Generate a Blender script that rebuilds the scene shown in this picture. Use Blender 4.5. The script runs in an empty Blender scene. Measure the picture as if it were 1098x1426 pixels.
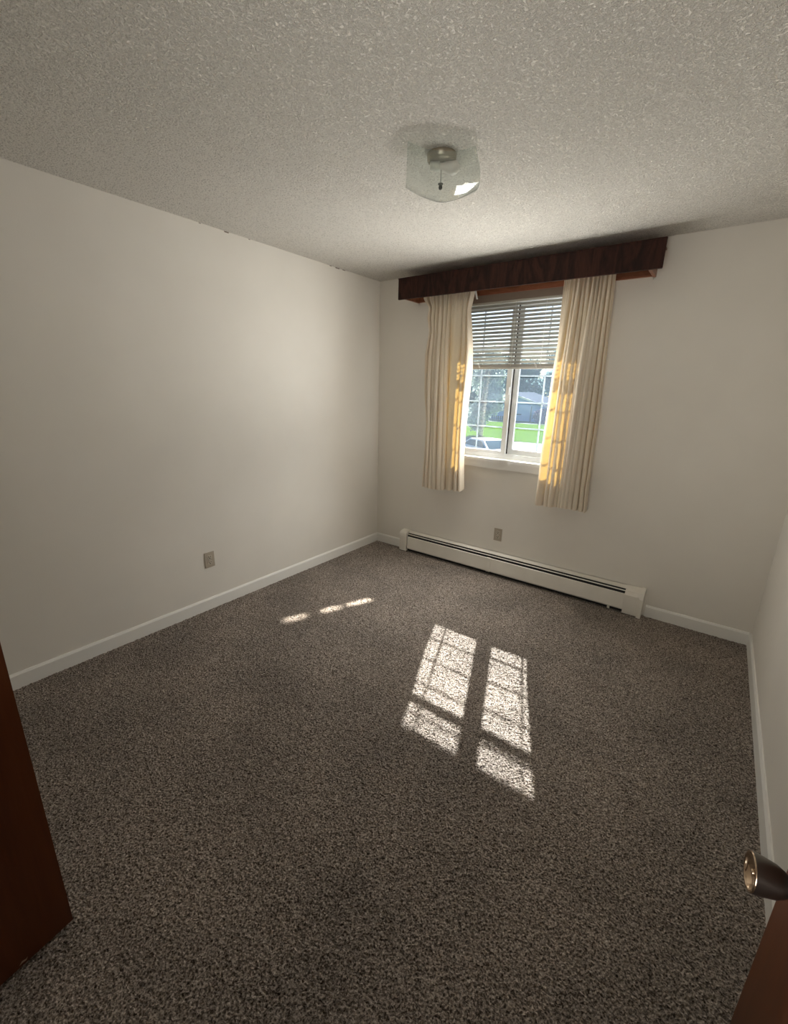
import bpy, bmesh, math, random
import numpy as np
from mathutils import Vector, Matrix
random.seed(7)
rng = np.random.default_rng(7)
SC = bpy.context.scene
COL = SC.collection

# ------------------------------------------------------------------ camera, sky, sun, lights, exposure
F = 600.717
cd = bpy.data.cameras.new('camera'); cam = bpy.data.objects.new('camera', cd); COL.objects.link(cam)
r = Vector((0.79982204, 0.59983573, 0.02195007)); u = Vector((-0.18294844, 0.20878857, 0.96069621))
b = Vector((0.57167698, -0.77240173, 0.27673272))
M = Matrix((r, u, b)).transposed().to_4x4(); M.translation = Vector((2.67479, -3.32725, 1.53357))
cam.matrix_world = M
cd.sensor_fit = 'VERTICAL'; cd.sensor_height = 36.0; cd.lens = F * 36.0 / 1426.0
cd.clip_start = 0.02; cd.clip_end = 400
SC.camera = cam

SC.view_settings.view_transform = 'Standard'; SC.view_settings.look = 'None'
SC.view_settings.gamma = 1.0; SC.view_settings.use_curve_mapping = False
SC.view_settings.exposure = -0.06
SC.cycles.use_denoising = True
SC.cycles.max_bounces = 14; SC.cycles.diffuse_bounces = 8; SC.cycles.transparent_max_bounces = 24
SC.cycles.transmission_bounces = 10
SC.cycles.sample_clamp_indirect = 6.0
SC.cycles.use_light_tree = False
SC.cycles.caustics_reflective = False; SC.cycles.caustics_refractive = False

W = bpy.data.worlds.new('world'); SC.world = W; W.use_nodes = True
wn = W.node_tree.nodes; wl = W.node_tree.links
sky = wn.new('ShaderNodeTexSky'); sky.sky_type = 'NISHITA'; sky.sun_disc = False
sky.sun_elevation = math.radians(42); sky.sun_rotation = math.radians(-21)
wn['Background'].inputs['Strength'].default_value = 0.18
wl.new(sky.outputs[0], wn['Background'].inputs['Color'])

sd = bpy.data.lights.new('sun', 'SUN'); sd.energy = 35.0; sd.angle = math.radians(0.55); sd.color = (1.0, 0.95, 0.88)
sun = bpy.data.objects.new('sun', sd); COL.objects.link(sun)
sun.rotation_euler = Vector((0.38, -1.0, -0.97)).to_track_quat('-Z', 'Y').to_euler()

def area(name, loc, direction, sx, sy, power, color=(1, 1, 1), spread=180):
    d = bpy.data.lights.new(name, 'AREA'); d.shape = 'RECTANGLE'; d.size = sx; d.size_y = sy
    d.energy = power; d.color = color; d.spread = math.radians(spread)
    o = bpy.data.objects.new(name, d); COL.objects.link(o); o.location = loc
    o.rotation_euler = Vector(direction).to_track_quat('-Z', 'Y').to_euler()
    return o
# fill lamps added outside and just inside the window to brighten the room
area('outside_fill_right', (2.62, 0.40, 1.40), (0.0, -1.0, 0.0), 1.9, 1.9, 88, (0.97, 0.98, 1.0))
area('outside_fill_left', (-0.25, 0.40, 1.40), (0.0, -1.0, 0.0), 1.7, 1.9, 90, (0.97, 0.98, 1.0))
area('outside_fill_below', (1.29, 0.55, 0.42), (0.0, -1.0, 0.75), 1.8, 0.70, 25, (1.0, 0.97, 0.90))
area('window_fill_left', (1.32, -0.16, 1.40), (-0.86, -0.50, 0.0), 0.60, 0.90, 4.6, (1.0, 0.975, 0.92), 122)  # from here on, added fill lamps on the room side of the window
area('window_fill_up', (1.32, -0.16, 1.30), (-0.35, -0.62, 0.58), 0.60, 0.50, 6, (1.0, 0.975, 0.92), 98)
area('window_fill_up', (1.32, -0.16, 1.30), (0.40, -0.42, 0.82), 0.60, 0.50, 6, (1.0, 0.975, 0.92), 100)
area('window_fill_down', (1.32, -0.16, 1.50), (-0.1, -0.56, -0.82), 0.60, 0.45, 8, (1.0, 0.975, 0.92), 104)
area('window_fill_right', (1.32, -0.16, 1.40), (0.95, -0.22, 0.0), 0.50, 0.90, 3, (1.0, 0.975, 0.92), 100)
# narrow lamps added in place of sunlight glancing off the meeting stile
for z_, l_ in ((1.115, .20), (1.325, .12), (1.56, .13)):
    area('mullion_glint_lamp', (1.245, 0.02, z_), (-0.42, -1.0, -0.97), 0.055, l_ * .7, .26 * l_ / .2, (1.0, 0.93, 0.82), 2)
# unseen fill lamp added in the hallway behind the camera
area('hallway_fill', (2.45, -3.62, 1.15), (-0.16, 0.85, 0.85), 0.5, 1.3, 16, (1.0, 0.97, 0.92), 160)

# ------------------------------------------------------------------ helpers
def tag(o, label=None, cat=None, group=None, kind=None):
    if label: o['label'] = label
    if cat: o['category'] = cat
    if group: o['group'] = group
    if kind: o['kind'] = kind
    return o
def empty(name, loc=(0, 0, 0), label=None, cat=None, group=None, kind=None):
    o = bpy.data.objects.new(name, None); COL.objects.link(o); o.location = loc; o.empty_display_size = 0.1
    return tag(o, label, cat, group, kind)
def link(name, me, mat=None, parent=None):
    o = bpy.data.objects.new(name, me); COL.objects.link(o)
    if mat and not me.materials: me.materials.append(mat)
    if parent:
        o.parent = parent
        o.matrix_parent_inverse = Matrix.Translation(-parent_world(parent))
    return o
def parent_world(p):
    v = Vector(p.location)
    while p.parent:
        v = v + p.matrix_parent_inverse.translation
        p = p.parent; v = v + Vector(p.location)
    return v
def obj(name, bm, mat, parent=None, smooth=False, bevel=0.0, seg=2):
    if bevel > 0:
        bmesh.ops.bevel(bm, geom=[e for e in bm.edges if len(e.link_faces) == 2 and e.calc_face_angle(0) > 0.6], offset=bevel,
                        segments=seg, profile=0.6, affect='EDGES', clamp_overlap=True)
    bmesh.ops.recalc_face_normals(bm, faces=bm.faces)
    me = bpy.data.meshes.new(name); bm.to_mesh(me); bm.free()
    if smooth:
        for p in me.polygons: p.use_smooth = True
    return link(name, me, mat, parent)
def bx(bm, x0, x1, y0, y1, z0, z1, mat=None):
    vs = [bm.verts.new((x, y, z)) for x in (x0, x1) for y in (y0, y1) for z in (z0, z1)]
    if mat is not None:
        for v in vs: v.co = mat @ v.co
    for f in ((0, 1, 3, 2), (4, 6, 7, 5), (0, 4, 5, 1), (2, 3, 7, 6), (0, 2, 6, 4), (1, 5, 7, 3)):
        bm.faces.new([vs[i] for i in f])
    return vs
def box(name, x0, x1, y0, y1, z0, z1, mat, parent=None, bevel=0.0, T=None):
    bm = bmesh.new(); bx(bm, x0, x1, y0, y1, z0, z1, T); return obj(name, bm, mat, parent, bevel=bevel)
def prism(name, prof, x0, x1, mat, parent=None, axis='x', bevel=0.0):
    """profile of (a,b) pairs extruded along an axis: x -> (y,z); y -> (x,z)"""
    bm = bmesh.new()
    def P(t, q): return (t, q[0], q[1]) if axis == 'x' else (q[0], t, q[1])
    A = [bm.verts.new(P(x0, q)) for q in prof]; B = [bm.verts.new(P(x1, q)) for q in prof]
    bm.faces.new(A); bm.faces.new(B[::-1]); n = len(prof)
    for i in range(n): bm.faces.new((A[i], B[i], B[(i + 1) % n], A[(i + 1) % n]))
    return obj(name, bm, mat, parent, bevel=bevel)
def lathe(name, prof, mat, parent=None, T=None, n=40):
    """prof: (radius, height) from bottom to top, around local z, then transformed by T"""
    bm = bmesh.new(); rings = []
    for (rad, h) in prof:
        if rad < 1e-6: rings.append([bm.verts.new((0, 0, h))])
        else: rings.append([bm.verts.new((rad * math.cos(2 * math.pi * k / n), rad * math.sin(2 * math.pi * k / n), h)) for k in range(n)])
    for a_, b_ in zip(rings, rings[1:]):
        for k in range(n):
            q = [a_[k % len(a_)], a_[(k + 1) % len(a_)], b_[(k + 1) % len(b_)], b_[k % len(b_)]]
            q = list(dict.fromkeys(q))
            if len(q) > 2: bm.faces.new(q)
    if T is not None: bmesh.ops.transform(bm, matrix=T, verts=bm.verts)
    return obj(name, bm, mat, parent, smooth=True)
def tube(name, pts, rad, mat, parent=None, n=8):
    bm = bmesh.new(); prev = None; pts = [Vector(p) for p in pts]
    for i, p in enumerate(pts):
        d = (pts[min(i + 1, len(pts) - 1)] - pts[max(i - 1, 0)]).normalized()
        a_ = d.orthogonal().normalized() if prev is None else (prev_a - prev_a.dot(d) * d).normalized()
        prev_a = a_; b_ = d.cross(a_); rr = rad[i] if isinstance(rad, (list, tuple)) else rad
        ring = [bm.verts.new(p + rr * (math.cos(2 * math.pi * k / n) * a_ + math.sin(2 * math.pi * k / n) * b_)) for k in range(n)]
        if prev:
            for k in range(n): bm.faces.new((prev[k], prev[(k + 1) % n], ring[(k + 1) % n], ring[k]))
        else: bm.faces.new(ring[::-1])
        prev = ring
    bm.faces.new(prev)
    return obj(name, bm, mat, parent, smooth=True)

# ------------------------------------------------------------------ materials
def mat(name, col=(.8, .8, .8), rough=.6, metal=0.0, spec=0.5):
    m = bpy.data.materials.new(name); m.use_nodes = True
    p = m.node_tree.nodes['Principled BSDF']
    p.inputs['Base Color'].default_value = (*col, 1); p.inputs['Roughness'].default_value = rough
    p.inputs['Metallic'].default_value = metal; p.inputs['Specular IOR Level'].default_value = spec
    return m
def nd(m, t, **kw):
    n = m.node_tree.nodes.new(t)
    for k, v in kw.items():
        if k in n.inputs: n.inputs[k].default_value = v
        else: setattr(n, k, v)
    return n
def lk(m, a_, b_): m.node_tree.links.new(a_, b_)
def coords(m, scale=(1, 1, 1)):
    tc = nd(m, 'ShaderNodeTexCoord'); mp = nd(m, 'ShaderNodeMapping'); mp.inputs['Scale'].default_value = scale
    lk(m, tc.outputs['Object'], mp.inputs['Vector']); return mp.outputs[0]
def ramp(m, fac, stops):
    rp = nd(m, 'ShaderNodeValToRGB'); e = rp.color_ramp.elements
    while len(e) < len(stops): e.new(0.5)
    for k, (pos, c) in enumerate(stops):
        e[k].position = pos; e[k].color = (*c, 1) if len(c) == 3 else c
    lk(m, fac, rp.inputs[0]); return rp.outputs[0]
def noise_mat(name, stops, scale, rough=.8, bump=0.0, bscale=None, detail=4, stretch=(1, 1, 1), spec=.3, dist=.002):
    m = mat(name, rough=rough, spec=spec); p = m.node_tree.nodes['Principled BSDF']
    v = coords(m, stretch); n = nd(m, 'ShaderNodeTexNoise', Scale=scale, Detail=detail); lk(m, v, n.inputs['Vector'])
    lk(m, ramp(m, n.outputs[0], stops), p.inputs['Base Color'])
    if bump:
        n2 = nd(m, 'ShaderNodeTexNoise', Scale=bscale or scale, Detail=detail); lk(m, v, n2.inputs['Vector'])
        bp = nd(m, 'ShaderNodeBump', Strength=bump, Distance=dist); lk(m, n2.outputs[0], bp.inputs['Height']); lk(m, bp.outputs[0], p.inputs['Normal'])
    return m

M_wall = noise_mat('painted_wall', [(.3, (.72, .69, .63)), (.7, (.75, .72, .66))], 3, rough=.62, bump=.25, bscale=160, dist=.001, spec=.3)
M_trim = mat('white_trim_paint', (.80, .79, .75), .38)
M_vinyl = mat('white_vinyl', (.86, .88, .88), .3)
M_heater = noise_mat('cream_enamel', [(.3, (.72, .69, .62)), (.7, (.79, .76, .69))], 6, rough=.38, spec=.5)
M_dark = mat('dark_gap', (.012, .012, .012), .8)
M_fin = mat('heater_fin', (.22, .22, .22), .4, .8)
M_outlet = mat('tan_plastic', (.40, .35, .28), .4)
M_outface = mat('tan_socket', (.48, .43, .35), .35)
M_steel = mat('screw_steel', (.6, .6, .58), .3, 1.0)
M_slat = mat('blind_slat', (.46, .44, .39), .5)
M_cord = mat('white_cord', (.85, .84, .8), .7)

# ceiling: popcorn / knock-down texture
M_ceil = mat('textured_ceiling', (.76, .735, .68), .9, spec=.1)
p = M_ceil.node_tree.nodes['Principled BSDF']; v = coords(M_ceil)
vo = nd(M_ceil, 'ShaderNodeTexNoise', Scale=135.0, Detail=3.0, Roughness=.6); lk(M_ceil, v, vo.inputs['Vector'])
cr = ramp(M_ceil, vo.outputs[0], [(.40, (0, 0, 0)), (.60, (1, 1, 1))])
bp = nd(M_ceil, 'ShaderNodeBump', Strength=1.0, Distance=.007); lk(M_ceil, cr, bp.inputs['Height']); lk(M_ceil, bp.outputs[0], p.inputs['Normal'])
pit = ramp(M_ceil, vo.outputs[0], [(.34, (.56, .53, .47)), (.46, (.87, .835, .765))])
lk(M_ceil, pit, p.inputs['Base Color'])

# carpet
M_carpet = mat('carpet', rough=.95, spec=.05)
p = M_carpet.node_tree.nodes['Principled BSDF']; v = coords(M_carpet)
n1 = nd(M_carpet, 'ShaderNodeTexNoise', Scale=170.0, Detail=3.0, Roughness=.7); lk(M_carpet, v, n1.inputs['Vector'])
c1 = ramp(M_carpet, n1.outputs[0], [(.32, (.035, .030, .026)), (.45, (.19, .167, .148)), (.56, (.32, .287, .258)), (.70, (.58, .54, .49))])
n2 = nd(M_carpet, 'ShaderNodeTexNoise', Scale=2.2, Detail=3.0); lk(M_carpet, v, n2.inputs['Vector'])
c2 = ramp(M_carpet, n2.outputs[0], [(.35, (.86, .84, .82)), (.65, (1.12, 1.08, 1.04))])
n3 = nd(M_carpet, 'ShaderNodeTexNoise', Scale=160.0, Detail=2.0); lk(M_carpet, v, n3.inputs['Vector'])
c3 = ramp(M_carpet, n3.outputs[0], [(.36, (.30, .28, .27)), (.47, (1, 1, 1))])
mg = nd(M_carpet, 'ShaderNodeMix', data_type='RGBA', blend_type='MULTIPLY'); mg.inputs[0].default_value = 1.0
lk(M_carpet, c1, mg.inputs[6]); lk(M_carpet, c3, mg.inputs[7])
mx = nd(M_carpet, 'ShaderNodeMix', data_type='RGBA', blend_type='MULTIPLY'); mx.inputs[0].default_value = 1.0
lk(M_carpet, mg.outputs[2], mx.inputs[6]); lk(M_carpet, c2, mx.inputs[7]); lk(M_carpet, mx.outputs[2], p.inputs['Base Color'])

def wood(name, dark, mid, light, grain=(14, 14, 1.2), rough=.38, rings=6.0):
    m = mat(name, rough=rough, spec=.4); p = m.node_tree.nodes['Principled BSDF']; v = coords(m, grain)
    n = nd(m, 'ShaderNodeTexNoise', Scale=1.0, Detail=6.0, Distortion=1.2); lk(m, v, n.inputs['Vector'])
    mm = nd(m, 'ShaderNodeMath', operation='MULTIPLY'); mm.inputs[1].default_value = rings; lk(m, n.outputs[0], mm.inputs[0])
    fr = nd(m, 'ShaderNodeMath', operation='PINGPONG'); fr.inputs[1].default_value = 1.0; lk(m, mm.outputs[0], fr.inputs[0])
    f = nd(m, 'ShaderNodeTexNoise', Scale=14.0, Detail=3.0); lk(m, v, f.inputs['Vector'])
    ad = nd(m, 'ShaderNodeMath', operation='ADD'); lk(m, fr.outputs[0], ad.inputs[0]); lk(m, f.outputs[0], ad.inputs[1])
    hf = nd(m, 'ShaderNodeMath', operation='MULTIPLY'); hf.inputs[1].default_value = .5; lk(m, ad.outputs[0], hf.inputs[0])
    lk(m, ramp(m, hf.outputs[0], [(.2, dark), (.5, mid), (.85, light)]), p.inputs['Base Color'])
    return m
M_valance = wood('dark_stained_oak', (.012, .0045, .003), (.026, .009, .006), (.050, .017, .010), grain=(9, 9, 2.2), rings=9, rough=.6)
M_valance.node_tree.nodes['Principled BSDF'].inputs['Specular IOR Level'].default_value = .18
M_board = wood('reddish_oak', (.13, .045, .02), (.20, .075, .035), (.26, .10, .05), grain=(2, 12, 12))
M_door = wood('mahogany_door', (.066, .017, .004), (.088, .023, .005), (.11, .030, .008), grain=(10, 10, .8), rough=.32, rings=3)

# thin curtain cloth: lets warm light through
def cloth(name, col, trans, k):
    m = bpy.data.materials.new(name); m.use_nodes = True; nt = m.node_tree; nt.nodes.clear()
    out = nd(m, 'ShaderNodeOutputMaterial'); d = nd(m, 'ShaderNodeBsdfDiffuse'); t = nd(m, 'ShaderNodeBsdfTranslucent')
    v = coords(m, (1, 1, 1)); n = nd(m, 'ShaderNodeTexNoise', Scale=260.0, Detail=2.0); lk(m, v, n.inputs['Vector'])
    lk(m, ramp(m, n.outputs[0], [(.3, tuple(c * .9 for c in col)), (.7, col)]), d.inputs['Color'])
    t.inputs['Color'].default_value = (*trans, 1)
    x = nd(m, 'ShaderNodeMixShader'); x.inputs[0].default_value = k
    bpn = nd(m, 'ShaderNodeBump', Strength=.25, Distance=.001); lk(m, n.outputs[0], bpn.inputs['Height']); lk(m, bpn.outputs[0], d.inputs['Normal'])
    lk(m, d.outputs[0], x.inputs[1]); lk(m, t.outputs[0], x.inputs[2]); lk(m, x.outputs[0], out.inputs['Surface'])
    return m
M_cloth = cloth('cream_cotton', (.74, .67, .55), (1.0, .60, .15), .13)

def glass(name, tint, base=.06, haze=0.0, hazecol=(.5, .55, .5), tr=.35):
    m = bpy.data.materials.new(name); m.use_nodes = True; nt = m.node_tree; nt.nodes.clear()
    out = nd(m, 'ShaderNodeOutputMaterial'); t = nd(m, 'ShaderNodeBsdfTransparent'); g = nd(m, 'ShaderNodeBsdfGlossy')
    t.inputs['Color'].default_value = (*tint, 1); g.inputs['Roughness'].default_value = .02
    lw = nd(m, 'ShaderNodeLayerWeight', Blend=.5); pw = nd(m, 'ShaderNodeMath', operation='POWER'); pw.inputs[1].default_value = 4.0
    fr = nd(m, 'ShaderNodeMath', operation='MULTIPLY_ADD'); fr.inputs[1].default_value = .9; fr.inputs[2].default_value = base
    lk(m, lw.outputs['Facing'], pw.inputs[0]); lk(m, pw.outputs[0], fr.inputs[0]); x = nd(m, 'ShaderNodeMixShader')
    lk(m, fr.outputs[0], x.inputs[0]); lk(m, g.outputs[0], x.inputs[2])
    if haze > 0:
        d = nd(m, 'ShaderNodeBsdfDiffuse'); d.inputs['Color'].default_value = (*hazecol, 1)
        tl = nd(m, 'ShaderNodeBsdfTranslucent'); tl.inputs['Color'].default_value = (*hazecol, 1)
        y0 = nd(m, 'ShaderNodeMixShader'); y0.inputs[0].default_value = tr; lk(m, d.outputs[0], y0.inputs[1]); lk(m, tl.outputs[0], y0.inputs[2])
        y = nd(m, 'ShaderNodeMixShader'); y.inputs[0].default_value = haze
        lk(m, t.outputs[0], y.inputs[1]); lk(m, y0.outputs[0], y.inputs[2]); lk(m, y.outputs[0], x.inputs[1])
    else: lk(m, t.outputs[0], x.inputs[1])
    lk(m, x.outputs[0], out.inputs['Surface']); return m
M_glass = glass('window_glass', (.90, .93, .95), haze=.022, hazecol=(.60, .80, 1.0), tr=.95)
M_shade = glass('bent_shade_glass', (.90, .94, .91), base=.035, haze=.27, hazecol=(.46, .50, .46))

# ------------------------------------------------------------------ structure
RW, H, YB = 3.07, 2.44, -3.42          # room width, height, wall behind the camera
WX0, WX1, WZ0, WZ1 = 0.755, 1.825, 0.99, 2.20
def S(o): return tag(o, kind='structure')
S(box('floor', -.12, 4.2, -5.2, .14, -.15, -.012, M_wall))
S(box('ceiling', -.12, 4.2, -5.2, .14, H, H + .12, M_ceil))
S(box('wall_left', -.12, 0, -5.2, .14, -.012, H, M_wall))
S(box('wall_right', RW, RW + .12, YB - .12, .14, -.012, H, M_wall))
bm = bmesh.new()
bx(bm, 0, WX0, 0, .14, -.012, H); bx(bm, WX1, RW, 0, .14, -.012, H)
bx(bm, WX0, WX1, 0, .14, -.012, WZ0); bx(bm, WX0, WX1, 0, .14, WZ1, H)
S(obj('wall_far', bm, M_wall))
bm = bmesh.new()
bx(bm, 0, 2.16, YB - .12, YB, -.012, H); bx(bm, 2.16, 3.03, YB - .12, YB, 2.06, H); bx(bm, 3.03, RW, YB - .12, YB, -.012, H)
S(obj('wall_near', bm, M_wall))
S(box('wall_hall', -.12, 4.2, -5.3, -5.2, -.012, H, M_wall))
S(box('wall_hallend', 4.2, 4.3, -5.2, YB - .12, -.012, H, M_wall))
S(box('wall_hallside', RW + .12, 4.2, YB - .12, YB, -.012, H, M_wall))

# carpet pile: a fine relief of tufts over the sub-floor
def carpet():
    x0, x1, y0, y1, st = 0.0, RW, -3.54, 0.0, 0.0048
    nx, ny = int((x1 - x0) / st) + 1, int((y1 - y0) / st) + 1
    gx, gy = np.meshgrid(np.linspace(x0, x1, nx), np.linspace(y0, y1, ny))
    z = rng.normal(0, .0014, gx.shape)
    low = rng.normal(0, 1, (ny // 3 + 2, nx // 3 + 2)); low = np.kron(low, np.ones((3, 3)))[:ny, :nx]
    z = z + low * .0008
    z = np.clip(z, -.009, .009) - .004
    edge = np.minimum(np.minimum(gx - x0, x1 - gx), y1 - gy)
    z = np.where(edge < .02, np.minimum(z, -.001), z)
    jx = rng.normal(0, .0013, gx.shape); jy = rng.normal(0, .0013, gx.shape)
    jx[:, 0] = jx[:, -1] = 0; jy[0] = jy[-1] = 0
    co = np.stack([gx + jx, gy + jy, z], -1).reshape(-1, 3).astype(np.float32)
    i = np.arange(ny - 1)[:, None] * nx + np.arange(nx - 1)[None, :]
    q = np.stack([i, i + 1, i + nx + 1, i + nx], -1).reshape(-1, 4).astype(np.int32)
    me = bpy.data.meshes.new('carpet_pile')
    me.vertices.add(len(co)); me.vertices.foreach_set('co', co.ravel())
    me.loops.add(q.size); me.loops.foreach_set('vertex_index', q.ravel())
    me.polygons.add(len(q)); me.polygons.foreach_set('loop_start', np.arange(0, q.size, 4, dtype=np.int32))
    me.polygons.foreach_set('loop_total', np.full(len(q), 4, dtype=np.int32))
    me.update(calc_edges=True); me.validate()
    me.polygons.foreach_set('use_smooth', np.zeros(len(q), dtype=bool))
    o = link('carpet', me, M_carpet)
    tag(o, 'brown and grey flecked cut pile carpet covering the whole bedroom floor', 'carpet', kind='stuff')
carpet()

# baseboards: 8 cm, small bevel on top
def bbprof(s): return [(0, -.01), (s * .012, -.01), (s * .012, .070), (s * .006, .082), (0, .082)]
def base(name, prof, a_, b_, axis): return S(prism(name, prof, a_, b_, M_trim, axis=axis))
base('baseboard_left', bbprof(1), YB, 0, 'y')
base('baseboard_right', [(RW + p_[0], p_[1]) for p_ in bbprof(-1)], YB, 0, 'y')
bbf = S(prism('baseboard_far', bbprof(-1), .012, .340, M_trim)); S(prism('baseboard_far', bbprof(-1), 2.475, RW - .012, M_trim))
# eave of the building above the window, outside
S(box('trim_1', -3, 6, .14, .76, 2.60, 2.78, M_trim))

# worn chips in the paint along the joint of ceiling and left wall
M_scuff = mat('brown_scuff', (.16, .12, .09), .9)
WLO = bpy.data.objects['wall_left']
for (y, l, h) in ((-1.70, .012, .003), (-1.525, .030, .006), (-1.36, .010, .004), (-.62, .020, .004), (-.545, .045, .006), (-.47, .03, .004)):
    box('paint_chip', -.001, .0015, y - l / 2, y + l / 2, H - h - .001, H - .001, M_scuff, WLO)

# ------------------------------------------------------------------ window
win = empty('window_1', (1.29, .07, WZ0)); tag(win, kind='structure')
def frame(name, x0, x1, z0, z1, y0, y1, w, m, parent, wb=None, wt=None):
    wb = wb or w; wt = wt or w
    bm = bmesh.new()
    bx(bm, x0, x0 + w, y0, y1, z0, z1); bx(bm, x1 - w, x1, y0, y1, z0, z1)
    bx(bm, x0 + w, x1 - w, y0, y1, z0, z0 + wb); bx(bm, x0 + w, x1 - w, y0, y1, z1 - wt, z1)
    return obj(name, bm, m, parent, bevel=.002)
frame('window_frame', WX0, WX1, WZ0 + .002, WZ1, .042, .135, .030, M_vinyl, win)
# left sash sits nearer the room, right one behind it
M_bar = cloth('white_grille', (.86, .88, .88), (.86, .90, .92), .45)
def sash(name, x0, x1, z0, z1, y0, y1, cx, zs):
    s = frame(name, x0, x1, z0, z1, y0, y1, .038, M_vinyl, win)
    ym = (y0 + y1) / 2
    box('pane', x0 + .036, x1 - .036, ym - .003, ym - .001, z0 + .036, z1 - .036, M_glass, s)
    for z in zs: box('glazing_bar', x0 + .036, x1 - .036, ym + .001, ym + .007, z - .0055, z + .0055, M_bar, s)
    zz = [z0 + .036] + list(zs) + [z1 - .036]
    for a_, b_ in zip(zz, zz[1:]): box('glazing_bar', cx - .0055, cx + .0055, ym + .001, ym + .007, a_ + .0055, b_ - .0055, M_bar, s)
    return s
ZS = (1.241, 1.442, 1.644, 1.846, 2.03)
sash('sash', WX0 + .028, 1.288, 1.012, 2.175, .054, .080, 1.020, ZS)
sash('sash', 1.293, WX1 - .028, 1.030, 2.175, .092, .118, 1.530, ZS)
box('meeting_gap', 1.286, 1.294, .082, .090, 1.03, 2.17, M_dark, win)
box('sash_lock', 1.258, 1.282, .040, .054, 1.50, 1.56, M_vinyl, win, bevel=.003)
box('window_track', WX0 + .03, WX1 - .03, .050, .130, 1.018, 1.030, M_vinyl, win, bevel=.002)
# wooden stool and apron below
box('window_sill', WX0 - .07, WX1 + .07, -.030, .045, WZ0 - .020, WZ0 + .002, M_trim, win, bevel=.004)
box('sill_apron', WX0 - .05, WX1 + .05, -.016, 0, WZ0 - .078, WZ0 - .020, M_trim, win, bevel=.003)

# ------------------------------------------------------------------ venetian blind
bl = empty('venetian_blind', (1.29, .02, 2.17), 'white horizontal mini blind pulled halfway up inside the window', 'blind')
BX0, BX1 = .775, 1.805
box('headrail', BX0, BX1, .004, .036, 2.168, 2.197, M_slat, bl, bevel=.002)
pitch = .0272; nsl = 16; zt = 2.152
th = math.radians(55)
def slat_mesh():
    bm = bmesh.new(); n = 5; rows = []
    for k in range(n):
        s = (k / (n - 1) - .5) * .025; c = .0016 * (1 - (2 * s / .025) ** 2)
        y = s * math.cos(th) - c * math.sin(th); z = s * math.sin(th) + c * math.cos(th)
        rows.append([bm.verts.new((BX0 + .004, .020 + y, z)), bm.verts.new((BX1 - .004, .020 + y, z))])
    for a_, b_ in zip(rows, rows[1:]): bm.faces.new((a_[0], a_[1], b_[1], b_[0]))
    bmesh.ops.solidify(bm, geom=bm.faces[:], thickness=.0006)
    return bm
s0 = obj('slat', slat_mesh(), M_slat, bl, smooth=False)
s0.location.z = zt
for k in range(1, nsl):
    c = s0.copy(); COL.objects.link(c); c.parent = bl; c.matrix_parent_inverse = s0.matrix_parent_inverse.copy(); c.location.z = zt - k * pitch
for k in range(6):      # slats lying in a stack on the bottom rail
    box('stacked_slat', BX0 + .004, BX1 - .004, .008, .032, 1.7105 + k * .0032, 1.7125 + k * .0032, M_slat, bl)
box('bottom_rail', BX0 + .002, BX1 - .002, .006, .034, 1.692, 1.709, M_slat, bl, bevel=.003)
for x in (.90, 1.29, 1.52, 1.70):
    tube('ladder_cord', [(x, .0065, 2.17), (x, .0065, 1.71)], .0011, M_cord, bl, n=6)
for x in (1.015, 1.475):
    tube('cord_loop', [(x, .003, 1.737), (x + .006, -.003, 1.722), (x + .014, -.003, 1.708), (x + .020, .003, 1.700), (x + .018, -.002, 1.717), (x + .010, -.002, 1.731)], .0016, M_cord, bl, n=6)

# ------------------------------------------------------------------ valance, rod, curtains
va = empty('window_valance', (1.3, -.1, 2.3), 'dark stained oak valance box above the curtains just below the ceiling', 'valance')
VY = -.20
box('front_board', .366, 2.236, VY - .018, VY, 2.225, 2.376, M_valance, va, bevel=.002)
box('top_edge_strip', .364, 2.238, VY - .021, VY + .002, 2.376, 2.382, M_valance, va, bevel=.001)
M_shaded_strip = mat('taupe_shade', (.20, .155, .12), .6)
box('shaded_strip', .745, 1.835, -.012, -.001, 2.178, 2.2275, M_shaded_strip, va)  # thin strip whose taupe colour carries the shade above the blind
box('light_stop_board', .385, 2.216, VY, -.001, 2.366, 2.376, M_board, va)  # unseen board added to keep window light off the ceiling
box('end_trim', 2.214, 2.240, VY - .022, VY - .018, 2.225, 2.376, M_valance, va, bevel=.001)
box('end_board', .420, .438, VY, -.001, 2.225, 2.365, M_board, va)
box('end_board', 2.165, 2.183, VY, -.001, 2.225, 2.365, M_board, va)
box('back_board', .438, 2.165, -.020, -.001, 2.228, 2.365, M_board, va)
rod = box('curtain_track', .445, 2.160, -.108, -.094, 2.266, 2.284, M_trim, va, bevel=.002)
for x in (.60, 1.30, 2.0): box('track_bracket', x - .01, x + .01, -.094, -.021, 2.268, 2.280, M_steel, rod)
def hook(x):
    return [(x, -.004, 2.232), (x, -.006, 2.218), (x + .004, -.012, 2.212), (x + .012, -.016, 2.214), (x + .012, -.014, 2.222)]
tube('end_hook', hook(.43), .0022, M_steel, rod); tube('end_hook', hook(2.168), .0022, M_steel, rod)
bm = bmesh.new(); bx(bm, 1.010, 1.022, -.135, -.128, 2.175, 2.256); 
for vv in bm.verts:
    if vv.co.z < 2.2: vv.co.x += .022; vv.co.z += .008
obj('pull_carrier', bm, M_vinyl, rod, bevel=.003)

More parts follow.
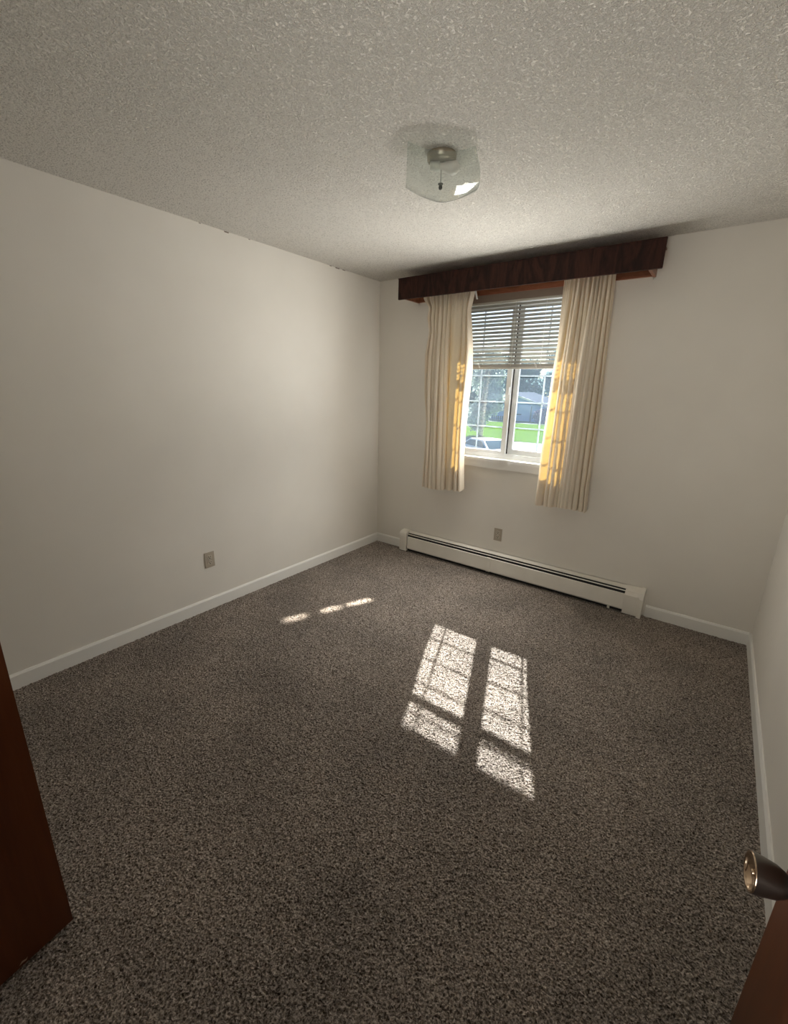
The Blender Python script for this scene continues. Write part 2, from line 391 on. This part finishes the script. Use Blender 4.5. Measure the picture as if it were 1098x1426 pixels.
def interp(tab, z): t = sorted(tab); return float(np.interp(z, [a_[0] for a_ in t], [a_[1] for a_ in t]))
def curtain(name, label, Lt, Rt, zb, nf, seed, flat=None):
    rg = random.Random(seed)
    root = empty(name, (1, -.1, zb), label, 'curtain', 'cream cotton curtains under the valance')
    nu, nv = 300, 90; ztop = 2.250
    w = [rg.uniform(.6, 1.5) for _ in range(nf)]; tot = sum(w); cum = [0]
    for q in w: cum.append(cum[-1] + q / tot)
    amps = [rg.uniform(.6, 1.15) for _ in range(nf)]; ph2 = [rg.uniform(-1, 1) for _ in range(nf)]
    if flat is not None:
        w[flat] = 2.6; tot = sum(w); cum = [0]
        for q in w: cum.append(cum[-1] + q / tot)
        amps[flat] = .35; amps[(flat + 1) % nf] = .6
    lb = (sum(q[1] for q in Lt[:3]) / 3, Lt[-1][1]); rb = (sum(q[1] for q in Rt[:3]) / 3, Rt[-1][1])
    def pt(s, v):
        z = ztop + (zb - ztop) * v
        z0 = z
        # folds drift sideways as they fall
        sd_ = s + .018 * math.sin(3.1 * v + 9 * s + seed) * math.sin(math.pi * s)
        sd_ = min(max(sd_, 0), .99999)
        k = max(i for i in range(nf) if cum[i] <= sd_); t = (sd_ - cum[k]) / (cum[k + 1] - cum[k])
        a_ = amps[k] * (1 - t) + amps[(k + 1) % nf] * t
        A = .046 * (0.45 + .55 * min(1, v * 2.5)) * a_
        wv = 1 - 2 * abs(math.sin(math.pi * t)) ** .5
        y = -.112 + A * wv + .004 * math.sin(40 * s + 5 * v + seed)
        xl, xr = interp(Lt, z), interp(Rt, z)
        bl_, br_ = lb[0] + (lb[1] - lb[0]) * v, rb[0] + (rb[1] - rb[0]) * v
        xl = bl_ + (xl - bl_) * (1 - s) ** 6; xr = br_ + (xr - br_) * s ** 6
        x = xl + (xr - xl) * s - .011 * math.sin(2 * math.pi * t) * a_ * min(1, v * 3) * math.sin(math.pi * min(1, max(0, s))) ** .4
        # pinch pleats under the heading
        if v < .12: y += -.006 * math.sin(2 * math.pi * s * nf * 2) * (1 - v / .12)
        if v > .93: z += .006 * wv * (v - .93) / .07
        z += .010 * math.sin(5 * s + seed) * v
        return (x, y, z)
    def sheet(v0, v1, n, name, off=0.0):
        bm = bmesh.new(); rows = []
        for j in range(n + 1):
            v_ = v0 + (v1 - v0) * j / n
            row = []
            for i in range(nu + 1):
                x, y, z = pt(i / nu, v_); row.append(bm.verts.new((x, y + off, z)))
            rows.append(row)
        for a_, b_ in zip(rows, rows[1:]):
            for i in range(nu): bm.faces.new((a_[i], a_[i + 1], b_[i + 1], b_[i]))
        return obj(name, bm, M_cloth, root, smooth=True)
    sheet(0, 1, nv, 'fabric_panel'); sheet(.948, 1, 6, 'hem', .0016)
    return root
curtain('curtain', 'narrower cream cotton curtain on the left of the window, nearest the bare left wall',
        [(2.226, .547), (2.158, .612), (2.082, .596), (1.987, .628), (1.801, .594), (1.498, .606), (1.247, .640), (.981, .632), (.706, .618)],
        [(2.262, 1.003), (2.232, 1.001), (2.12, .975), (2.066, .983), (1.848, 1.008), (1.678, 1.014), (1.446, .999), (1.206, .99), (.957, .994), (.713, 1.013)], .698, 9, 3, flat=6)
curtain('curtain', 'wider, longer cream cotton curtain on the right of the window, sunlit along its inner edge',
        [(2.239, 1.660), (2.03, 1.659), (1.868, 1.663), (1.641, 1.648), (1.403, 1.641), (1.157, 1.634), (.9, 1.636), (.72, 1.632)],
        [(2.245, 1.974), (2.007, 1.979), (1.749, 1.987), (1.364, 2.0), (1.134, 2.0), (.889, 2.0), (.739, 2.008)], .712, 11, 11, flat=0)

# ------------------------------------------------------------------ baseboard heater
ht = empty('baseboard_heater', (1.4, 0, 0), 'long cream metal baseboard heater along the wall beneath the window', 'heater')
HX0, HX1 = .345, 2.455
box('back_plate', HX0 + .01, HX1 - .02, -.006, -.001, .012, .196, M_heater, ht)
prism('top_cover', [(-.001, .196), (-.008, .196), (-.044, .185), (-.044, .182), (-.008, .191), (-.001, .191)], .42, 2.345, M_heater, ht)
prism('air_slot', [(-.010, .004), (-.050, .004), (-.050, .170), (-.010, .184)], .412, 2.345, M_dark, ht)
prism('damper_blade', [(-.0500, .1725), (-.0545, .1665), (-.0535, .1655), (-.0490, .1715)], .425, 2.345, M_heater, ht)
def front(x0, x1):
    return prism('front_panel', [(-.060, .150), (-.066, .146), (-.074, .036), (-.067, .027), (-.065, .029), (-.071, .037), (-.063, .143), (-.058, .147)], x0, x1, M_heater, ht)
front(.433, 1.279); front(1.277, 2.345)
prism('joint_cover', [(-.062, .1530), (-.0695, .148), (-.0778, .036), (-.0690, .024), (-.0655, .026), (-.0735, .0365), (-.0655, .146), (-.060, .1500)], 1.266, 1.302, M_heater, ht)
def cap_prof(d, zt_):
    pts = [(-.001, .004), (-d, .004), (-d, zt_ - .040)]
    for k in range(1, 7):
        a_ = math.pi / 2 * k / 6
        pts.append((-d + .034 * (1 - math.cos(a_)), zt_ - .040 + .034 * math.sin(a_)))
    pts.append((-.001, zt_)); return pts
prism('end_cap', cap_prof(.078, .200), HX0, .424, M_heater, ht)
prism('end_cap_band', cap_prof(.0805, .188), HX0 + .012, .418, M_heater, ht)
prism('end_cap', [(-.001, .004), (-.072, .004), (-.072, .150), (-.056, .176), (-.010, .200), (-.001, .200)], 2.338, HX1, M_heater, ht)
prism('end_cap_band', [(-.03, .020), (-.079, .020), (-.079, .150), (-.062, .168), (-.03, .17)], 2.342, 2.418, M_heater, ht)
prism('end_plate', [(-.001, .000), (-.084, .000), (-.084, .142), (-.062, .182), (-.012, .206), (-.001, .206)], 2.432, HX1 + .004, M_heater, ht)
box('fin_bank', .43, 2.335, -.052, -.012, .03, .10, M_fin, ht)
box('panel_clip', 2.24, 2.256, -.078, -.070, .010, .028, M_heater, ht, bevel=.002)

# ------------------------------------------------------------------ outlets
def outlet(label, T):
    root = empty('wall_outlet', (T.translation.x, T.translation.y, T.translation.z), label, 'outlet', 'electrical outlets low on the walls')
    bm = bmesh.new(); bx(bm, -.035, .035, -.0055, 0, -.0545, .0545, T); obj('cover_plate', bm, M_outlet, root, bevel=.002)
    for zc in (-.0195, .0195):
        bm = bmesh.new()
        pr = [(-.0165, -.009), (-.010, -.0145), (.010, -.0145), (.0165, -.009), (.0165, .009), (.010, .0145), (-.010, .0145), (-.0165, .009)]
        A_ = [bm.verts.new(T @ Vector((q[0], -.0058, zc + q[1]))) for q in pr]; B_ = [bm.verts.new(T @ Vector((q[0] * .96, -.0078, zc + q[1] * .96))) for q in pr]
        bm.faces.new(B_)
        for i in range(8): bm.faces.new((A_[i], A_[(i + 1) % 8], B_[(i + 1) % 8], B_[i]))
        rc = obj('receptacle', bm, M_outface, root)
        for (sx, w_, h_) in ((-.0066, .0034, .0100), (.0066, .0034, .0085)):
            bm = bmesh.new(); bx(bm, sx - w_ / 2, sx + w_ / 2, -.0084, -.0070, zc + .0035 - h_ / 2, zc + .0035 + h_ / 2, T); obj('slot', bm, M_dark, rc)
        T2 = T @ Matrix.Translation((0, -.0078, zc - .0075)) @ Matrix.Rotation(math.pi / 2, 4, 'X')
        lathe('ground_hole', [(0, .0007), (.0036, .0007), (.0036, -.001)], M_dark, rc, T2, 12)
    T2 = T @ Matrix.Translation((0, -.0055, 0)) @ Matrix.Rotation(math.pi / 2, 4, 'X')
    lathe('plate_screw', [(.0034, 0), (.0034, .0008), (.002, .0016), (0, .0018)], M_steel, root, T2, 16)
outlet('tan duplex outlet on the far wall below the window, just above the heater', Matrix.Translation((1.320, 0, .353)))
outlet('tan duplex outlet low on the bare left wall above the baseboard', Matrix.Translation((0, -1.854, .361)) @ Matrix.Rotation(math.pi / 2, 4, 'Z'))

# ------------------------------------------------------------------ ceiling light
cl = empty('ceiling_light', (1.572, -1.568, H), 'square bent glass flush ceiling light with a round metal pan', 'ceiling light')
CX, CY = 1.572, -1.568
TC = Matrix.Translation((CX, CY, H))
M_pan = mat('brass_pan', (.35, .31, .24), .35, .9); M_white = mat('porcelain', (.82, .80, .74), .4)
M_bulb = mat('frosted_bulb', (.92, .85, .81), .35)  # bulb tinted pinkish to stand in for the sun patch's reflection
lathe('canopy', [(0, -.026), (.050, -.026), (.058, -.022), (.060, 0)], M_pan, cl, TC)
lathe('threaded_rod', [(.003, -.112), (.003, -.026)], M_steel, cl, TC, 12)
lathe('finial', [(0, -.122), (.006, -.120), (.008, -.112), (.006, -.106), (.011, -.102), (.011, -.100), (0, -.100)], mat('dark_finial', (.06, .06, .055), .35, .8), cl, TC @ Matrix.Translation((0, 0, .0)), 20)
# two horizontal lamps on the pan
cr_ = Vector((.74, .67, 0)).normalized()
for s in (1,):
    sock = Matrix.Translation((CX + .010, CY + .01, H - .040)) @ cr_.to_track_quat('Z', 'Y').to_matrix().to_4x4()
    so = lathe('lamp_socket', [(0, -.060), (.015, -.060), (.017, -.030), (.017, -.022), (0, -.022)], M_white, cl, sock, 20)
    lathe('light_bulb', [(.012, -.022), (.013, -.012), (.020, .004), (.026, .022), (.027, .034), (.022, .050), (.010, .059), (0, .061)], M_bulb, cl, sock, 24)
# slumped square of glass
cA, cC, cD, cF = Vector((1.552, -1.778, 2.412)), Vector((1.746, -1.611, 2.41)), Vector((1.575, -1.350, 2.352)), Vector((1.398, -1.572, 2.352))
bm = bmesh.new(); N = 36; g = []
for j in range(N + 1):
    row = []
    for i in range(N + 1):
        a_, b_ = i / N, j / N
        P_ = (cA * (1 - a_) + cC * a_) * (1 - b_) + (cF * (1 - a_) + cD * a_) * b_
        ua, ub = abs(2 * a_ - 1), abs(2 * b_ - 1)
        P_.z -= .050 * max(0, 1 - (ua ** 2.4 + ub ** 2.4) / 2) ** 1.1
        P_ += Vector((.034, .018, -.010)) * max(0, a_ - .4) / .6 * (1 - ub ** 2)
        dd = .55 * (a_ - 1) + .38 * (b_ - .42)
        P_.z += -.008 * a_ * b_ + .11 * max(0, dd)
        ee = .62 * (.38 - a_) + .30 * (b_ - .75); P_.z += .03 * max(0, ee)
        row.append(bm.verts.new(P_))
    g.append(row)
for j in range(N):
    for i in range(N): bm.faces.new((g[j][i], g[j][i + 1], g[j + 1][i + 1], g[j + 1][i]))
obj('glass_shade', bm, M_shade, cl, smooth=True)

# ------------------------------------------------------------------ entry door with knob, closet door
dr = empty('door_1', (2.995, -3.40, 0)); tag(dr, kind='structure')
hd = Vector((-.15, .989, 0)).normalized(); nx_ = Vector((-hd.y, hd.x, 0))     # towards the room
E0 = Vector((2.875, -2.587, 0))
TD = Matrix(((hd.x, nx_.x, 0, E0.x), (hd.y, nx_.y, 0, E0.y), (0, 0, 1, 0), (0, 0, 0, 1)))
box('door_leaf', -.80, 0, -.035, 0, .018, 2.03, M_door, dr, bevel=.0015, T=TD)
M_knob = mat('aged_pewter', (.15, .135, .12), .36, .9); M_knobf = mat('polished_brass_face', (.62, .47, .34), .16, 1.0)
kn = TD @ Matrix.Translation((-.066, 0, .890)) @ Matrix.Rotation(-math.pi / 2, 4, 'X')
knob = lathe('door_knob', [(0, 0), (.033, 0), (.033, .003), (.029, .007), (.013, .009), (.011, .016), (.0125, .022), (.017, .027), (.0215, .036), (.0245, .050), (.0262, .061), (.0262, .0635)], M_knob, dr, kn, 48)
lathe('knob_face', [(.0262, .0630), (.0256, .0650), (.0240, .0652), (.0228, .0636), (.0200, .0600), (.010, .0572), (0, .0566)], M_knobf, knob, kn, 48)
lathe('lock_button', [(.0042, .0566), (.0042, .0620), (.0034, .0630), (0, .0632)], M_knobf, knob, kn, 20)
box('latch_plate', -.001, .0008, -.030, -.006, .860, .917, M_steel, dr, T=TD)
for z in (.25, 1.0, 1.8):
    box('hinge', -.802, -.80, -.030, .004, z, z + .09, M_steel, dr, T=TD)

cdr = empty('door_2', (1.45, -3.41, 0)); tag(cdr, kind='structure')
hd2 = Vector((-.022, .175, 0)).normalized(); n2_ = Vector((hd2.y, -hd2.x, 0))
E1 = Vector((1.4145, -3.164, 0))
T2D = Matrix(((hd2.x, n2_.x, 0, E1.x), (hd2.y, n2_.y, 0, E1.y), (0, 0, 1, 0), (0, 0, 0, 1)))
box('door_leaf', -.245, 0, -.030, 0, .012, 2.03, M_door, cdr, bevel=.0015, T=T2D)
M_chip = mat('bare_wood_chip', (.55, .42, .30), .8)
bm = bmesh.new()
vs = [bm.verts.new(T2D @ Vector(q)) for q in ((-.128, .0006, .020), (-.121, .0006, .028), (-.112, .0006, .024), (-.108, .0006, .027), (-.112, .0006, .019), (-.120, .0006, .021))]
bm.faces.new(vs); bmesh.ops.solidify(bm, geom=bm.faces[:], thickness=.0006); obj('paint_chip', bm, M_chip, cdr)

# ------------------------------------------------------------------ outside
GZ = -2.6
M_grass = noise_mat('lawn', [(.3, (.040, .085, .004)), (.7, (.060, .110, .006))], 1.5, rough=1.0, detail=8, spec=0)
M_conc = noise_mat('concrete', [(.3, (.11, .118, .13)), (.7, (.15, .158, .17))], .8, rough=.9, detail=6)
M_siding = mat('blue_grey_siding', (.36, .48, .80), .7)
M_roof = noise_mat('asphalt_roof', [(.3, (.05, .06, .08)), (.7, (.08, .09, .12))], 4, rough=1.0, spec=0)
M_foliage = cloth('foliage', (.24, .32, .33), (.13, .20, .20), .5)
M_birch = cloth('pale_foliage', (.75, .80, .74), (.34, .40, .36), .5)
M_bark = noise_mat('bark', [(.4, (.60, .58, .55)), (.6, (.85, .83, .80))], 6, rough=.9)
S(box('floor_1', -120, 60, .20, 32.2, GZ - .2, GZ, M_conc)); 
S(box('floor_2', -120, 60, 32.2, 52.5, GZ - .2, GZ + .02, M_grass))
S(box('floor_3', -120, 60, 52.5, 54.0, GZ - .2, GZ + .03, M_conc))
S(box('floor_4', -160, 80, 54.0, 170, GZ - .2, GZ + .02, M_grass))

hs = empty('neighbour_house', (-22, 58, GZ), 'low blue grey house with a white edged gable seen through the window', 'house')
M_wt = mat('house_white', (.8, .8, .8), .6)
hx0, hx1, hy = -25.2, -17.0, 57.0
zc, zp, xp = .02, 1.22, -22.0
bm = bmesh.new()
fr_ = [(hx0, GZ), (hx1, GZ), (hx1, zc - .4), (xp, zp - .12), (hx0, zc - .12)]
A_ = [bm.verts.new((q[0], hy, q[1])) for q in fr_]; B_ = [bm.verts.new((q[0], hy + 9, q[1])) for q in fr_]
bm.faces.new(A_); bm.faces.new(B_[::-1])
for i in range(5): bm.faces.new((A_[i], B_[i], B_[(i + 1) % 5], A_[(i + 1) % 5]))
obj('wall', bm, M_siding, hs)
for (xa, za) in ((hx0 - .5, zc - .3), (hx1 + .5, zc - .55)):
    bm = bmesh.new()
    for y in (hy - .6, hy + 9.5):
        pass
    q = [(xa, hy - .6, za), (xp, hy - .6, zp), (xp, hy + 9.5, zp), (xa, hy + 9.5, za)]
    v0 = [bm.verts.new(t) for t in q]; v1 = [bm.verts.new((t[0], t[1], t[2] + .12)) for t in q]
    bm.faces.new(v0); bm.faces.new(v1[::-1])
    for i in range(4): bm.faces.new((v0[i], v0[(i + 1) % 4], v1[(i + 1) % 4], v1[i]))
    obj('roof', bm, M_roof, hs)
    bm = bmesh.new()
    q = [(xa, za - .10), (xp, zp - .10), (xp, zp + .14), (xa, za + .14)]
    v0 = [bm.verts.new((t[0], hy - .70, t[1])) for t in q]; v1 = [bm.verts.new((t[0], hy - .62, t[1])) for t in q]
    bm.faces.new(v0); bm.faces.new(v1[::-1])
    for i in range(4): bm.faces.new((v0[i], v0[(i + 1) % 4], v1[(i + 1) % 4], v1[i]))
    obj('gable_fascia', bm, M_wt, hs)
M_hw = mat('house_window_dark', (.10, .12, .16), .2)
wf = box('window', -24.5, -22.9, hy - .08, hy, -1.35, -.55, M_wt, hs)
box('pane', -24.4, -23.75, hy - .10, hy - .05, -1.27, -.63, M_hw, wf); box('pane', -23.65, -23.0, hy - .10, hy - .05, -1.27, -.63, M_hw, wf)
box('garage_door', -21.6, -18.9, hy - .06, hy, GZ + .02, -.55, mat('garage_door_blue', (.44, .55, .84), .6), hs)
box('garage_trim', -18.85, -18.7, hy - .08, hy, GZ, -.5, M_hw, hs)
box('door_plate', -20.9, -20.1, hy - .12, hy - .06, -1.75, -1.62, M_hw, hs)
box('lower_wing_wall', -17.0, -12, hy + 1.5, hy + 8, GZ, -.5, M_siding, hs)
prism('lower_wing_roof', [(hy + .9, -.5), (hy + 8.4, -.5), (hy + 4.5, .6)], -17.0, -11.5, M_roof, hs)

fn = empty('yard_fence', (-24, 53, GZ), 'low pale fence in front of the neighbouring house, left of the window mullion', 'fence')
box('rail', -27.5, -20.6, 53.98, 54.04, GZ + .55, GZ + .65, M_wt, fn); box('rail', -27.5, -20.6, 53.98, 54.04, GZ + .15, GZ + .25, M_wt, fn)
for k in range(23): box('picket', -27.4 + k * .3, -27.4 + k * .3 + .2, 53.93, 53.98, GZ + .03, GZ + .75, M_conc, fn)

def leaf_cloud(name, blobs, n, size, m, parent, seed):
    rg = np.random.default_rng(seed); bm = bmesh.new()
    tot = sum(b_[3] * b_[4] * b_[5] for b_ in blobs)
    vs, fs = [], []
    for b_ in blobs:
        k = int(n * b_[3] * b_[4] * b_[5] / tot) + 1
        d = rg.normal(size=(k, 3)); d /= np.linalg.norm(d, axis=1)[:, None]; rr = rg.uniform(.35, 1, (k, 1)) ** .5
        c = np.array(b_[:3]) + d * rr * np.array(b_[3:6])
        for q in c:
            a1 = rg.normal(size=3); a1 /= np.linalg.norm(a1); a2 = np.cross(a1, rg.normal(size=3)); a2 /= np.linalg.norm(a2)
            s = size * rg.uniform(.6, 1.4); i = len(vs)
            vs += [tuple(q + a1 * s), tuple(q + a2 * s * .5), tuple(q - a1 * s), tuple(q - a2 * s * .5)]; fs.append((i, i + 1, i + 2, i + 3))
    me = bpy.data.meshes.new(name); me.from_pydata(vs, [], fs); me.update()
    return link(name, me, m, parent)
def tree(name, label, x, y, h, rad, m, seed, droop=False, size=.22, n=5000, low=.25):
    rg = random.Random(seed); t = empty(name, (x, y, GZ), label, 'tree', None)
    tube('trunk', [(x, y, GZ - .05), (x + .1, y, GZ + h * .35), (x - .1, y, GZ + h * .8)], [.25, .18, .06], M_bark, t)
    bl_ = []
    for k in range(14):
        a_ = rg.uniform(0, 6.28); q = rg.uniform(0, .7) * rad; hh = rg.uniform(low, .95) * h
        bl_.append((x + q * math.cos(a_), y + q * math.sin(a_), GZ + hh, rad * rg.uniform(.3, .5), rad * rg.uniform(.3, .5), rad * (rg.uniform(.5, .8) if droop else rg.uniform(.25, .45))))
    f = leaf_cloud('foliage', bl_, n, size, m, t, seed); f['kind'] = 'stuff'
    return t
tree('pale_tree', 'pale silvery tree on the lawn at the left side of the window view', -15.4, 34.5, 7.5, 2.0, M_birch, 5, droop=True, size=.15, n=9000, low=.22)
for i, (x, y, h, rad, lab) in enumerate([
        (-46, 76, 8.6, 4.2, 'dark leafy tree standing left of the pale tree, behind the fence end'),
        (-37, 75, 9.2, 4.2, 'dark leafy tree behind the pale tree at the left of the window view'),
        (-28, 76, 8.4, 4.2, 'dark leafy tree rising right behind the gabled house roof'),
        (-19, 75, 9.4, 4.2, 'dark leafy tree behind the low wing right of the gabled house'),
        (-10, 76, 9, 4.2, 'dark leafy tree beyond the right end of the low house wing'),
        (-53, 95, 11, 6.4, 'tall dark tree in the far row, farthest left'),
        (-39, 95, 12, 6.4, 'tall dark tree in the far row, second from left'),
        (-25, 95, 12, 6.4, 'tall dark tree in the far row, third from left'),
        (-11, 95, 11, 6.4, 'tall dark tree in the far row, farthest right')]):
    o = tree('leafy_tree', lab, x, y, h, rad, M_foliage, 20 + i, size=.55, n=3500, low=.1)
    o['group'] = 'dark trees behind the neighbouring house'
sh = empty('round_shrub', (-16.5, 54.8, GZ), 'purplish round shrub beside the neighbouring house', 'shrub')
M_shrub = noise_mat('purple_leaf', [(.3, (.16, .12, .20)), (.7, (.32, .24, .36))], 2, rough=.8)
f = leaf_cloud('foliage', [(-16.5, 55, GZ + .9, 1.3, 1.0, 1.0), (-15.2, 55, GZ + .8, 1.1, 1.0, .9)], 1500, .16, M_shrub, sh, 3); f['kind'] = 'stuff'

# parked cars
M_car = mat('white_car_paint', (.78, .80, .84), .18, 0, .6); M_cglass = mat('car_glass', (.05, .10, .14), .05, 0, .8); M_tyre = mat('tyre', (.02, .02, .02), .8); M_silver = mat('silver_car_paint', (.42, .48, .54), .2, .4)
def car(label, x, y, ang, paint):
    root = empty('parked_car', (x, y, GZ), label, 'car', 'cars parked below the window')
    T = Matrix.Translation((x, y, GZ)) @ Matrix.Rotation(ang, 4, 'Z')
    side = [(-2.25, .28), (-2.28, .65), (-2.15, .92), (-1.55, .98), (-.95, 1.40), (.35, 1.42), (1.15, .98), (2.05, .86), (2.25, .60), (2.25, .28)]
    def extr(name, pts, hw, m, par, hw2=None):
        bm = bmesh.new(); A_ = []; B_ = []
        for q in pts:
            k = hw if q[1] < 1.0 else (hw2 or hw)
            A_.append(bm.verts.new(T @ Vector((q[0], -k, q[1])))); B_.append(bm.verts.new(T @ Vector((q[0], k, q[1]))))
        bm.faces.new(A_); bm.faces.new(B_[::-1]); n = len(pts)
        for i in range(n): bm.faces.new((A_[i], B_[i], B_[(i + 1) % n], A_[(i + 1) % n]))
        return obj(name, bm, m, par, bevel=.03)
    body = extr('body', side, .86, paint, root, .66)
    def quad(name, pts):
        bm = bmesh.new(); vs_ = [bm.verts.new(T @ Vector(q)) for q in pts]; bm.faces.new(vs_)
        bmesh.ops.solidify(bm, geom=bm.faces[:], thickness=.01); obj(name, bm, M_cglass, root)
    quad('windscreen', [(.46, -.60, 1.385), (.46, .60, 1.385), (1.12, .74, 1.025), (1.12, -.74, 1.025)])
    quad('rear_window', [(-1.03, -.58, 1.37), (-1.03, .58, 1.37), (-1.52, .72, 1.03), (-1.52, -.72, 1.03)])
    for s in (-1, 1):
        quad('side_window', [(-.90, s * .70, 1.33), (.30, s * .70, 1.35), (.90, s * .845, 1.03), (-1.35, s * .845, 1.03)])
        for wx in (-1.4, 1.4):
            lathe('wheel', [(0, -.1), (.2, -.1), (.32, -.09), (.32, .09), (.2, .1), (0, .1)], M_tyre, root, T @ Matrix.Translation((wx, s * .82, .32)) @ Matrix.Rotation(math.pi / 2, 4, 'X'), 20)
car('white car parked outside, its windscreen showing beside the window mullion', -7.9, 20.0, math.radians(-30), M_car)
car('grey car parked outside at the lower left corner of the window', -11.4, 19.2, math.radians(-30), M_silver)
